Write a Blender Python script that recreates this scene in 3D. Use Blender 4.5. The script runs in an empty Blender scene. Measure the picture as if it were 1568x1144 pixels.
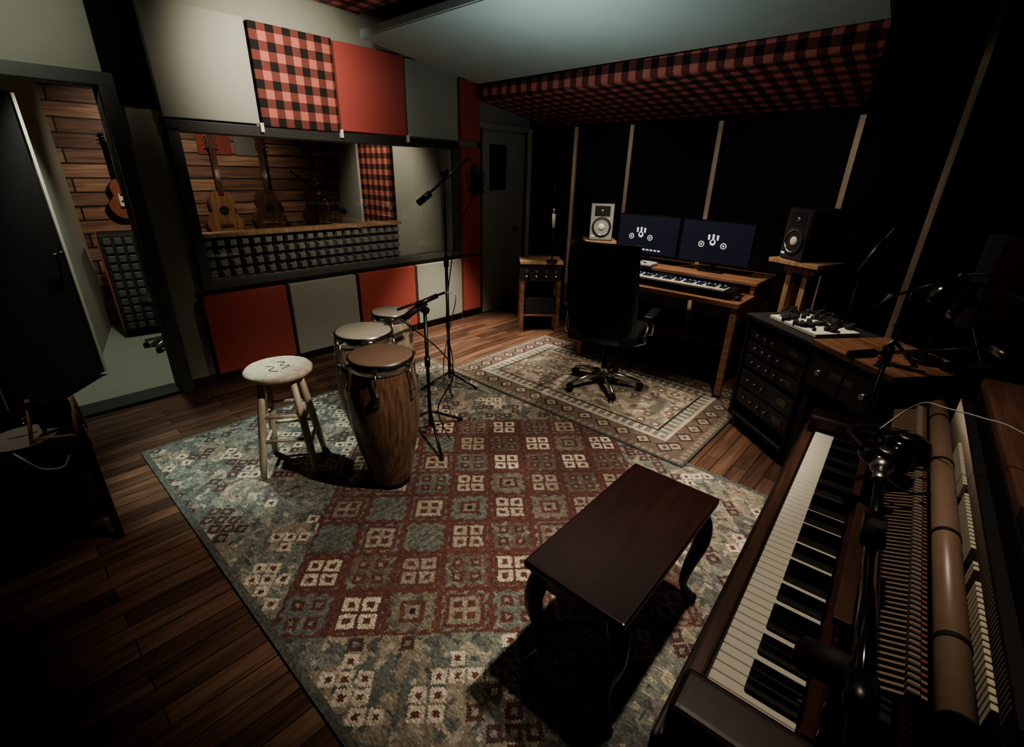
import bpy, bmesh, math, random
import numpy as np
from mathutils import Vector, Matrix
random.seed(3); np.random.seed(3)
S=bpy.context.scene
try: S.view_settings.look='AgX - Medium High Contrast'
except Exception: pass
PI=math.pi
# ---------------------------------------------------------------- materials
MATS={}
def newmat(name):
    m=bpy.data.materials.new(name); m.use_nodes=True
    nt=m.node_tree; b=nt.nodes['Principled BSDF']
    return m,nt,b
def mat(name,col,rough=.6,metal=0.,var=.12,scale=30.,bump=0.,emis=None,est=0.,coat=0.,stretch=None):
    if name in MATS: return MATS[name]
    m,nt,b=newmat(name)
    tc=nt.nodes.new('ShaderNodeTexCoord'); mp=nt.nodes.new('ShaderNodeMapping')
    nz=nt.nodes.new('ShaderNodeTexNoise'); nz.inputs['Scale'].default_value=scale; nz.inputs['Detail'].default_value=4
    nt.links.new(tc.outputs['Object'],mp.inputs['Vector']); nt.links.new(mp.outputs[0],nz.inputs['Vector'])
    if stretch: mp.inputs['Scale'].default_value=stretch
    mx=nt.nodes.new('ShaderNodeMix'); mx.data_type='RGBA'
    c=Vector(col)
    mx.inputs[6].default_value=(*(c*(1-var)),1); mx.inputs[7].default_value=(*[min(1,k) for k in c*(1+var)],1)
    nt.links.new(nz.outputs['Fac'],mx.inputs[0]); nt.links.new(mx.outputs[2],b.inputs['Base Color'])
    b.inputs['Roughness'].default_value=rough; b.inputs['Metallic'].default_value=metal
    if coat: b.inputs['Coat Weight'].default_value=coat
    if bump:
        bp=nt.nodes.new('ShaderNodeBump'); bp.inputs['Strength'].default_value=bump; bp.inputs['Distance'].default_value=.01
        nt.links.new(nz.outputs['Fac'],bp.inputs['Height']); nt.links.new(bp.outputs[0],b.inputs['Normal'])
    if emis:
        b.inputs['Emission Color'].default_value=(*emis,1); b.inputs['Emission Strength'].default_value=est
    MATS[name]=m; return m
def wood(name,c1,c2,rough=.45,axis='Z',scale=6.,coat=0.,dist=.6):
    if name in MATS: return MATS[name]
    m,nt,b=newmat(name)
    tc=nt.nodes.new('ShaderNodeTexCoord'); mp=nt.nodes.new('ShaderNodeMapping')
    sc={'X':(1,12,12),'Y':(12,1,12),'Z':(12,12,1)}[axis]
    mp.inputs['Scale'].default_value=sc
    nz=nt.nodes.new('ShaderNodeTexNoise'); nz.inputs['Scale'].default_value=scale*.5; nz.inputs['Detail'].default_value=6
    nz.inputs['Distortion'].default_value=dist
    cr=nt.nodes.new('ShaderNodeValToRGB'); cr.color_ramp.elements[0].color=(*c1,1); cr.color_ramp.elements[1].color=(*c2,1)
    cr.color_ramp.elements[0].position=.35; cr.color_ramp.elements[1].position=.65
    nt.links.new(tc.outputs['Object'],mp.inputs['Vector']); nt.links.new(mp.outputs[0],nz.inputs['Vector'])
    nt.links.new(nz.outputs['Fac'],cr.inputs[0]); nt.links.new(cr.outputs[0],b.inputs['Base Color'])
    b.inputs['Roughness'].default_value=rough
    if coat: b.inputs['Coat Weight'].default_value=coat; b.inputs['Coat Roughness'].default_value=.15
    MATS[name]=m; return m
def planks(name,comb,w,h,c1,c2,mortar,rough,bump=.3,ms=.0025):
    m,nt,b=newmat(name)
    tc=nt.nodes.new('ShaderNodeTexCoord'); sp=nt.nodes.new('ShaderNodeSeparateXYZ'); cb=nt.nodes.new('ShaderNodeCombineXYZ')
    nt.links.new(tc.outputs['Object'],sp.inputs[0])
    nt.links.new(sp.outputs[comb[0]],cb.inputs[0]); nt.links.new(sp.outputs[comb[1]],cb.inputs[1])
    br=nt.nodes.new('ShaderNodeTexBrick'); br.offset=.37; br.offset_frequency=2
    br.inputs['Scale'].default_value=1; br.inputs['Brick Width'].default_value=w; br.inputs['Row Height'].default_value=h
    br.inputs['Mortar Size'].default_value=ms; br.inputs['Bias'].default_value=0
    br.inputs['Color1'].default_value=(*c1,1); br.inputs['Color2'].default_value=(*c2,1); br.inputs['Mortar'].default_value=(*mortar,1)
    nt.links.new(cb.outputs[0],br.inputs['Vector'])
    mp=nt.nodes.new('ShaderNodeMapping'); mp.inputs['Scale'].default_value=(2.5,28,1)
    nz=nt.nodes.new('ShaderNodeTexNoise'); nz.inputs['Scale'].default_value=1; nz.inputs['Detail'].default_value=6; nz.inputs['Distortion'].default_value=.8
    nt.links.new(cb.outputs[0],mp.inputs[0]); nt.links.new(mp.outputs[0],nz.inputs['Vector'])
    mr=nt.nodes.new('ShaderNodeMapRange'); mr.inputs[1].default_value=.3; mr.inputs[2].default_value=.7; mr.inputs[3].default_value=.45; mr.inputs[4].default_value=1.35
    nt.links.new(nz.outputs['Fac'],mr.inputs[0])
    mx=nt.nodes.new('ShaderNodeMix'); mx.data_type='RGBA'; mx.blend_type='MULTIPLY'; mx.inputs[0].default_value=1
    nt.links.new(br.outputs['Color'],mx.inputs[6]); nt.links.new(mr.outputs[0],mx.inputs[7])
    nt.links.new(mx.outputs[2],b.inputs['Base Color']); b.inputs['Roughness'].default_value=rough
    bp=nt.nodes.new('ShaderNodeBump'); bp.inputs['Strength'].default_value=bump; bp.inputs['Distance'].default_value=.004
    nt.links.new(nz.outputs['Fac'],bp.inputs['Height']); nt.links.new(bp.outputs[0],b.inputs['Normal'])
    return m
def plaid(name,A,Bx,period,red,mid,blk):
    m,nt,b=newmat(name)
    tc=nt.nodes.new('ShaderNodeTexCoord'); sp=nt.nodes.new('ShaderNodeSeparateXYZ'); nt.links.new(tc.outputs['Object'],sp.inputs[0])
    def step(ax,off):
        o=sp.outputs[ax[0]]
        if len(ax)>1:
            a=nt.nodes.new('ShaderNodeMath'); a.operation='ADD'; nt.links.new(o,a.inputs[0]); nt.links.new(sp.outputs[ax[1]],a.inputs[1]); o=a.outputs[0]
        d=nt.nodes.new('ShaderNodeMath'); d.operation='MULTIPLY_ADD'; d.inputs[1].default_value=1/period; d.inputs[2].default_value=off+50; nt.links.new(o,d.inputs[0])
        f=nt.nodes.new('ShaderNodeMath'); f.operation='FRACT'; nt.links.new(d.outputs[0],f.inputs[0])
        g=nt.nodes.new('ShaderNodeMath'); g.operation='GREATER_THAN'; g.inputs[1].default_value=.5; nt.links.new(f.outputs[0],g.inputs[0])
        return g.outputs[0]
    s1=step(A,.1); s2=step(Bx,.2)
    ad=nt.nodes.new('ShaderNodeMath'); ad.operation='ADD'; nt.links.new(s1,ad.inputs[0]); nt.links.new(s2,ad.inputs[1])
    hf=nt.nodes.new('ShaderNodeMath'); hf.operation='MULTIPLY'; hf.inputs[1].default_value=.5; nt.links.new(ad.outputs[0],hf.inputs[0])
    cr=nt.nodes.new('ShaderNodeValToRGB'); cr.color_ramp.interpolation='CONSTANT'
    e=cr.color_ramp.elements; e[0].position=0; e[0].color=(*red,1); e[1].position=.25; e[1].color=(*mid,1)
    k=e.new(.75); k.color=(*blk,1)
    nt.links.new(hf.outputs[0],cr.inputs[0]); nt.links.new(cr.outputs[0],b.inputs['Base Color']); b.inputs['Roughness'].default_value=.95
    return m
def attrmat(name,rough=.95):
    m,nt,b=newmat(name)
    at=nt.nodes.new('ShaderNodeAttribute'); at.attribute_name='Col'
    nz=nt.nodes.new('ShaderNodeTexNoise'); nz.inputs['Scale'].default_value=1; nz.inputs['Detail'].default_value=3
    tc=nt.nodes.new('ShaderNodeTexCoord'); mp=nt.nodes.new('ShaderNodeMapping'); mp.inputs['Scale'].default_value=(45,170,60)
    nt.links.new(tc.outputs['Object'],mp.inputs[0]); nt.links.new(mp.outputs[0],nz.inputs['Vector'])
    mr=nt.nodes.new('ShaderNodeMapRange'); mr.inputs[1].default_value=.3; mr.inputs[2].default_value=.7; mr.inputs[3].default_value=.6; mr.inputs[4].default_value=1.4
    nt.links.new(nz.outputs['Fac'],mr.inputs[0])
    mx=nt.nodes.new('ShaderNodeMix'); mx.data_type='RGBA'; mx.blend_type='MULTIPLY'; mx.inputs[0].default_value=1
    nt.links.new(at.outputs['Color'],mx.inputs[6]); nt.links.new(mr.outputs[0],mx.inputs[7])
    nt.links.new(mx.outputs[2],b.inputs['Base Color']); b.inputs['Roughness'].default_value=rough
    bp=nt.nodes.new('ShaderNodeBump'); bp.inputs['Strength'].default_value=.6; bp.inputs['Distance'].default_value=.006
    nt.links.new(nz.outputs['Fac'],bp.inputs['Height']); nt.links.new(bp.outputs[0],b.inputs['Normal'])
    return m

wallgrey=mat('wall_paint',(.28,.285,.23),.8,var=.06,scale=8,bump=.05)
trimdark=mat('trim_dark',(.03,.03,.026),.5)
greyfab=mat('grey_fabric',(.34,.355,.30),.95,var=.1,scale=200,bump=.2)
tealfab=mat('teal_fabric',(.29,.355,.335),.95,var=.08,scale=5,bump=.05)
redfab=mat('red_fabric',(.38,.085,.068),.95,var=.1,scale=200,bump=.2)
darkfelt=mat('dark_red_felt',(.05,.012,.010),.95)
blackfab=mat('black_fabric',(.005,.004,.004),.95)
black=mat('black_plastic',(.008,.008,.009),.35)
gmetal=mat('grey_painted_metal',(.10,.10,.095),.35,.6)
blackm=mat('black_matte',(.008,.007,.007),.7)
blackgl=mat('black_gloss',(.006,.005,.005),.12,coat=.3)
chrome=mat('chrome',(.55,.54,.5),.25,1.)
steel=mat('steel',(.35,.34,.32),.35,1.)
white=mat('white_plastic',(.7,.68,.6),.4)
ivory=mat('ivory_keys',(.78,.74,.62),.25,var=.04,scale=3)
skin=mat('drum_head',(.50,.46,.38),.6,var=.15,scale=12)
skin2=mat('drum_head_brown',(.22,.145,.10),.55,var=.15,scale=12)
tan=wood('tan_wood',(.30,.18,.10),(.48,.31,.18),.5,'Z')
stoolw=wood('stool_wood',(.42,.35,.25),(.60,.52,.40),.5,'Z')
brownw=wood('brown_wood',(.05,.023,.014),(.10,.046,.028),.45,'Y')
topw=wood('piano_top_wood',(.11,.05,.036),(.18,.09,.065),.4,'Y')
congaw=wood('conga_wood',(.085,.045,.028),(.21,.125,.075),.3,'Z',12.,coat=.4,dist=.1)
conga2w=wood('conga_pale_wood',(.30,.24,.16),(.58,.50,.38),.4,'Z',14.,dist=.1)
mahog=wood('mahogany',(.015,.0045,.0035),(.023,.0075,.0055),.3,'Y',5.,coat=.15)
pianow=wood('piano_wood',(.017,.008,.005),(.030,.014,.009),.45,'Y',5.,coat=.1)
deskw=wood('desk_wood',(.20,.10,.055),(.38,.21,.12),.4,'X')
rackw=wood('rack_wood',(.10,.048,.026),(.22,.11,.06),.4,'X')
stripw=wood('strip_wood',(.46,.34,.24),(.62,.48,.34),.6,'Z')
# ---------------------------------------------------------------- mesh builder
class B:
    def __init__(s): s.bm=bmesh.new(); s.m=[]
    def mi(s,m):
        if m not in s.m: s.m.append(m)
        return s.m.index(m)
    def _add(s,t,m,smooth):
        i=s.mi(m)
        for f in t.faces:
            f.material_index=i
            f.smooth = smooth and len(f.verts)<=4
        me=bpy.data.meshes.new('t'); t.to_mesh(me); t.free(); s.bm.from_mesh(me); bpy.data.meshes.remove(me)
    def box(s,c,d,m,rz=0.,bev=0.,rot=None,seg=2):
        t=bmesh.new(); bmesh.ops.create_cube(t,size=1)
        for v in t.verts: v.co=Vector((v.co.x*d[0],v.co.y*d[1],v.co.z*d[2]))
        if bev: bmesh.ops.bevel(t,geom=t.edges[:],offset=bev,segments=seg,affect='EDGES',profile=.6)
        R=rot if rot is not None else Matrix.Rotation(rz,4,'Z')
        t.transform(Matrix.Translation(c)@R.to_4x4()); s._add(t,m,False); return s
    def cyl(s,p1,p2,r,m,r2=None,seg=16,smooth=True):
        p1=Vector(p1);p2=Vector(p2);d=p2-p1
        t=bmesh.new(); bmesh.ops.create_cone(t,cap_ends=True,segments=seg,radius1=r,radius2=r if r2 is None else r2,depth=d.length)
        q=Vector((0,0,1)).rotation_difference(d.normalized()).to_matrix().to_4x4()
        t.transform(Matrix.Translation((p1+p2)/2)@q); s._add(t,m,smooth); return s
    def sph(s,c,r,m,sc=(1,1,1),seg=20,rot=None):
        t=bmesh.new(); bmesh.ops.create_uvsphere(t,u_segments=seg,v_segments=seg//2,radius=r)
        for v in t.verts: v.co=Vector((v.co.x*sc[0],v.co.y*sc[1],v.co.z*sc[2]))
        M=Matrix.Translation(c)
        if rot is not None: M=M@rot.to_4x4()
        t.transform(M); s._add(t,m,True); return s
    def lathe(s,prof,m,c=(0,0,0),M=None,seg=32,cap=True):
        t=bmesh.new(); rings=[]
        for r,z in prof: rings.append([t.verts.new((r*math.cos(2*PI*k/seg),r*math.sin(2*PI*k/seg),z)) for k in range(seg)])
        for a,b in zip(rings,rings[1:]):
            for k in range(seg): t.faces.new((a[k],a[(k+1)%seg],b[(k+1)%seg],b[k]))
        if cap: t.faces.new(rings[-1]); t.faces.new(rings[0][::-1])
        t.transform(Matrix.Translation(c)@(M.to_4x4() if M is not None else Matrix())); s._add(t,m,True); return s
    def tube(s,pts,r,m,seg=8,radii=None):
        pts=[Vector(p) for p in pts]; n=len(pts); t=bmesh.new(); rings=[]
        prev=None
        for i,p in enumerate(pts):
            d=(pts[min(i+1,n-1)]-pts[max(i-1,0)]).normalized()
            if prev is None: u=d.orthogonal().normalized()
            else: u=(prev-d*prev.dot(d)).normalized()
            prev=u; w=d.cross(u); rr=radii[i] if radii else r
            rings.append([t.verts.new(p+(u*math.cos(2*PI*k/seg)+w*math.sin(2*PI*k/seg))*rr) for k in range(seg)])
        for a,b in zip(rings,rings[1:]):
            for k in range(seg): t.faces.new((a[k],a[(k+1)%seg],b[(k+1)%seg],b[k]))
        t.faces.new(rings[-1]); t.faces.new(rings[0][::-1]); bmesh.ops.recalc_face_normals(t,faces=t.faces[:])
        s._add(t,m,True); return s
    def prism(s,poly,h,m,M=None):
        t=bmesh.new(); vs=[t.verts.new((x,y,0)) for x,y in poly]; f=t.faces.new(vs)
        r=bmesh.ops.extrude_face_region(t,geom=[f])
        for v in r['geom']:
            if isinstance(v,bmesh.types.BMVert): v.co.z+=h
        bmesh.ops.recalc_face_normals(t,faces=t.faces[:])
        if M is not None: t.transform(M)
        s._add(t,m,False); return s
    def done(s,name,loc=(0,0,0),rz=0.,sc=1.):
        me=bpy.data.meshes.new(name); s.bm.to_mesh(me); s.bm.free()
        for m in s.m: me.materials.append(m)
        o=bpy.data.objects.new(name,me); S.collection.objects.link(o); o.location=loc; o.rotation_euler=(0,0,rz); o.scale=(sc,sc,sc); return o
def catmull(P,n=8):
    P=[Vector(p) for p in P]; out=[]
    Q=[P[0]]+P+[P[-1]]
    for i in range(1,len(Q)-2):
        a,b,c,d=Q[i-1],Q[i],Q[i+1],Q[i+2]
        for k in range(n):
            t=k/n; out.append(.5*((2*b)+(c-a)*t+(2*a-5*b+4*c-d)*t*t+(3*b-a-3*c+d)*t**3))
    out.append(P[-1]); return out
# ---------------------------------------------------------------- room
XL=-4.0; YB=4.72; XR=.62; YF=-1.4; ZC=2.75
floorm=planks('floor_planks',(1,0),.9,.085,(.19,.105,.068),(.065,.034,.023),(.010,.006,.004),.38)
boothwood=planks('booth_plank_wall',(1,2),1.3,.13,(.34,.20,.13),(.10,.052,.034),(.008,.004,.003),.6,.6,.008)
carpet=mat('booth_carpet',(.20,.21,.17),.95,var=.25,scale=60,bump=.3)
B().box(((XL+XR)/2-.05,(YF+YB)/2,-.05),(XR-XL+.3,YB-YF+.2,.1),floorm).done('floor')
B().box((-5.35,1.7,-.06),(2.3,4.4,.1),carpet).done('booth_floor')
B().box(((XL+XR)/2,(YF+YB)/2,ZC+.05),(XR-XL+.2,YB-YF+.2,.1),blackfab).done('ceiling')
B().box((-5.35,1.7,2.5),(2.3,4.4,.1),wallgrey).done('booth_ceiling')
w=B(); T=.15; xc=XL-T/2
def wl(y0,y1,z0,z1,m=wallgrey): w.box((xc,(y0+y1)/2,(z0+z1)/2),(T,y1-y0,z1-z0),m)
wl(YF,-.13,0,ZC); wl(-.13,.76,2.0,ZC); wl(.76,1.12,0,ZC); wl(1.12,3.5,0,.77); wl(1.12,3.5,1.78,ZC); wl(3.5,YB+.1,0,ZC)
w.done('wall_left')
B().box(((XL+XR)/2,YB+.05,ZC/2),(XR-XL+.2,.1,ZC),blackfab).done('wall_back')
B().box((XR+.05,(YF+YB)/2,ZC/2),(.1,YB-YF,ZC),blackfab).done('wall_right')
B().box(((XL+XR)/2,YF-.05,ZC/2),(XR-XL+.2,.1,ZC),blackfab).done('wall_front')
B().box((-6.45,2.2,1.22),(.1,2.9,2.44),boothwood).done('wall_booth_back')
B().box((-5.3,3.62,1.22),(2.3,.1,2.44),greyfab).done('wall_booth_side')
wb=B(); a=Vector((-6.42,.80,0)); b2=Vector((-5.0,.44,0)); d=b2-a
wb.box((a+b2)/2+Vector((0,-.05,1.22)),(d.length,.06,2.44),wallgrey,rz=math.atan2(d.y,d.x)); wb.done('wall_booth_entry')
fr=mat('frame_grey',(.085,.095,.085),.45)
t=B()
t.box((XL+.01,.80,1.0),(.06,.08,2.0),fr,bev=.004); t.box((XL+.01,.335,2.035),(.06,1.01,.07),fr,bev=.004); t.box((XL+.01,-.17,1.0),(.06,.08,2.0),fr,bev=.004)
t.box((XL-.07,.315,.006),(.2,.88,.03),trimdark)
t.done('trim_1')
t=B()
t.box((XL+.02,2.31,1.815),(.06,2.54,.07),trimdark,bev=.004); t.box((XL+.02,2.31,.757),(.07,2.54,.045),fr,bev=.004)
t.box((XL+.02,1.085,1.29),(.06,.07,1.02),fr,bev=.004); t.box((XL+.02,3.535,1.29),(.06,.07,1.02),fr,bev=.004)
t.box((XL-.075,3.49,1.275),(.15,.02,1.0),wallgrey)
for yy in (1.65,2.28,2.94): t.box((XL+.06,yy,1.84),(.02,.025,.06),white)
t.done('trim_2')
B().box((XL+.01,2.35,.035),(.02,3.05,.07),trimdark).done('baseboard_left')
B().box((-1.7,YB-.01,.04),(4.55,.02,.08),trimdark).done('baseboard_back')
B().box((XL+.012,.915,2.33),(.02,.23,.84),blackfab).done('trim_3')  # flat black strip on the wall between door frame and first upper panel
g,nt,b=newmat('window_glass')
tr=nt.nodes.new('ShaderNodeBsdfTransparent'); gl=nt.nodes.new('ShaderNodeBsdfGlossy'); gl.inputs['Roughness'].default_value=.02; mxs=nt.nodes.new('ShaderNodeMixShader'); mxs.inputs[0].default_value=.06
nt.links.new(tr.outputs[0],mxs.inputs[1]); nt.links.new(gl.outputs[0],mxs.inputs[2]); nt.links.new(mxs.outputs[0],nt.nodes['Material Output'].inputs[0])
B().box((XL-.02,2.31,1.275),(.006,2.36,.99),g).done('window_1')
foamm=mat('foam_grey',(.26,.27,.25),.8)
f=B(); y0,y1,z0,z1=1.13,2.88,.775,1.08; nx,nz_=20,4
f.box((XL-.13,(y0+y1)/2,(z0+z1)/2),(.02,y1-y0,z1-z0),blackm)
dy=(y1-y0)/nx; dz=(z1-z0)/nz_
for i in range(nx):
    for j in range(nz_):
        cy=y0+(i+.5)*dy; cz=z0+(j+.5)*dz
        tt=bmesh.new(); xs=XL-.12
        q=[tt.verts.new((xs,cy+a*dy*.42,cz+c*dz*.42)) for a,c in ((-1,-1),(1,-1),(1,1),(-1,1))]
        p=[tt.verts.new((xs+.06,cy+a*dy*.26,cz+c*dz*.22)) for a,c in ((-1,-1),(1,-1),(1,1),(-1,1))]
        for k in range(4): tt.faces.new((q[k],q[(k+1)%4],p[(k+1)%4],p[k]))
        tt.faces.new(p); f._add(tt,foamm,False)
f.done('acoustic_foam_panel')
B().box((XL-.115,2.0,1.10),(.13,1.78,.03),tan,bev=.004).done('window_sill')
# ---------------------------------------------------------------- acoustic panels
def panel(y0,y1,z0,z1,m,name='acoustic_panel',th=.06):
    B().box((0,0,0),(th,y1-y0,z1-z0),m,bev=.008).done(name,(XL+.005+th/2,(y0+y1)/2,(z0+z1)/2))
pl_yz=plaid('plaid_fabric_wall',[1],[2],.118,(.46,.15,.11),(.15,.045,.035),(.012,.009,.008))
panel(1.04,1.64,1.86,2.50,greyfab); panel(1.66,2.27,1.85,2.49,pl_yz,'plaid_acoustic_panel'); panel(2.29,2.93,1.86,2.48,redfab,'red_acoustic_panel')
panel(2.95,3.55,1.86,2.47,greyfab); panel(3.60,3.86,1.86,2.40,redfab,'red_acoustic_panel')
panel(3.60,3.86,.73,1.81,redfab,'red_acoustic_panel'); panel(3.60,3.86,.09,.70,redfab,'red_acoustic_panel')
panel(1.02,1.63,.08,.69,redfab,'red_acoustic_panel'); panel(1.66,2.27,.08,.69,greyfab); panel(2.30,2.93,.08,.69,redfab,'red_acoustic_panel'); panel(2.96,3.57,.08,.69,greyfab)
d=B(); d.box((XL+.02,4.25,.99),(.04,.70,1.96),wallgrey,bev=.004); d.box((XL+.045,4.15,1.62),(.012,.26,.46),blackm)
d.cyl((XL+.04,4.46,.96),(XL+.09,4.46,.96),.012,black); d.cyl((XL+.09,4.47,.96),(XL+.09,4.37,.95),.010,black); d.cyl((XL+.04,4.46,.96),(XL+.047,4.46,.96),.028,black)
d.done('door_2')
t=B(); t.box((XL+.02,3.89,1.0),(.05,.035,2.0),trimdark); t.box((XL+.02,4.62,1.0),(.05,.035,2.0),trimdark); t.box((XL+.02,4.25,2.02),(.05,.77,.06),wallgrey); t.done('trim_4')
d=B(); L=.86; d.box((L/2,0,1.0),(L,.045,1.97),blackm,bev=.004)
d.box((L-.012,-.012,1.0),(.030,.044,1.96),mat('door_edge',(.6,.57,.48),.6))
d.cyl((L-.09,-.02,.97),(L-.09,-.07,.97),.012,black); d.cyl((L-.09,-.07,.97),(L-.21,-.07,.97),.010,black); d.cyl((L-.09,.02,.97),(L-.09,.07,.97),.012,black); d.cyl((L-.09,.07,.97),(L-.21,.07,.97),.010,black)
d.done('door_1',(-4.17,-.12,.005),math.atan2(.54,-.64))
for i,x in enumerate((-3.97,-3.32,-2.65,-1.78,-.74,-.16)):
    B().box((x,YB-.012,1.35 if i>=5 else 1.02),(.04,.024,2.7 if i>=5 else 2.04),stripw).done('trim_%d'%(5+i))
B().box((.235,YB-.03,.95),(.10,.06,.66),greyfab,bev=.01).done('acoustic_panel')
B().box((.40,YB-.03,.95),(.21,.06,.66),redfab,bev=.01).done('red_acoustic_panel')
# ---------------------------------------------------------------- ceiling clouds
pl_c=plaid('plaid_fabric_cloud',[0],[1,2],.118,(.38,.12,.10),(.10,.028,.024),(.008,.005,.005))
def slab(name,pts,th,m):
    c=B(); t=bmesh.new(); lo=[t.verts.new(p) for p in pts]; hi=[t.verts.new((p[0],p[1],p[2]+th)) for p in pts]
    t.faces.new(lo[::-1]); t.faces.new(hi); n=len(pts)
    for k in range(n): t.faces.new((lo[k],lo[(k+1)%n],hi[(k+1)%n],hi[k]))
    bmesh.ops.recalc_face_normals(t,faces=t.faces[:]); bmesh.ops.bevel(t,geom=t.edges[:],offset=.008,segments=2,affect='EDGES')
    c._add(t,m,False); return c.done(name)
slab('ceiling_cloud_teal',[(-3.70,2.37,2.475),(-.50,2.37,2.53),(-.56,3.62,2.39),(-3.72,3.62,2.335)],.06,tealfab)
slab('ceiling_cloud_plaid',[(-3.72,3.64,2.20),(-.56,3.64,2.275),(-.74,4.70,2.09),(-3.74,4.70,2.06)],.125,pl_c)
slab('ceiling_cloud_plaid',[(-3.5,.6,2.62),(.2,.6,2.64),(.2,2.25,2.58),(-3.5,2.25,2.565)],.08,pl_c)
# ---------------------------------------------------------------- rugs
def gridrug(name,x0,x1,y0,y1,cs,z,th,fn):
    nx=int((x1-x0)/cs); ny=int((y1-y0)/cs)
    xs=np.linspace(x0,x1,nx+1); ys=np.linspace(y0,y1,ny+1)
    XX,YY=np.meshgrid(xs,ys,indexing='ij')
    co=np.stack([XX,YY,np.full_like(XX,z+th)],-1).reshape(-1,3)
    idx=np.arange((nx+1)*(ny+1)).reshape(nx+1,ny+1)
    F=np.stack([idx[:-1,:-1],idx[1:,:-1],idx[1:,1:],idx[:-1,1:]],-1).reshape(-1,4)
    base=len(co); rim=np.array([(x0,y0,z),(x1,y0,z),(x1,y1,z),(x0,y1,z)],float)
    co=np.vstack([co,rim])
    c=[int(idx[0,0]),int(idx[nx,0]),int(idx[nx,ny]),int(idx[0,ny])]
    faces=F.tolist()
    for k in range(4): faces.append([base+k,base+(k+1)%4,c[(k+1)%4],c[k]])
    me=bpy.data.meshes.new(name); me.from_pydata(co.tolist(),[],faces)
    cx=(xs[:-1]+xs[1:])/2; cy=(ys[:-1]+ys[1:])/2
    CX,CY=np.meshgrid(cx,cy,indexing='ij')
    col=fn(CX,CY).reshape(-1,3)
    col=np.vstack([col,np.full((4,3),.1)])
    a=me.color_attributes.new('Col','FLOAT_COLOR','CORNER')
    cc=np.ones((len(faces)*4,4)); cc[:,:3]=np.repeat(col,4,axis=0)
    a.data.foreach_set('color',cc.ravel().astype(np.float32))
    me.materials.append(attrmat(name+'_weave')); me.update()
    o=bpy.data.objects.new(name,me); S.collection.objects.link(o); return o
def hsh(i,j,k=0):
    v=np.sin(i*127.1+j*311.7+k*74.7)*43758.5453; return v-np.floor(v)
def lowfreq(x,y,s,k=0):
    i=np.floor(x/s);j=np.floor(y/s);fx=x/s-i;fy=y/s-j; fx=fx*fx*(3-2*fx); fy=fy*fy*(3-2*fy)
    return (hsh(i,j,k)*(1-fx)+hsh(i+1,j,k)*fx)*(1-fy)+(hsh(i,j+1,k)*(1-fx)+hsh(i+1,j+1,k)*fx)*fy
CR=np.array((.60,.52,.40));DR=np.array((.125,.050,.040));GY=np.array((.125,.13,.112));TN=np.array((.235,.20,.152));BR=np.array((.145,.105,.080));GG=np.array((.185,.190,.158));DK=np.array((.030,.022,.020))
def put(c,m,v): c[m]=v
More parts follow.
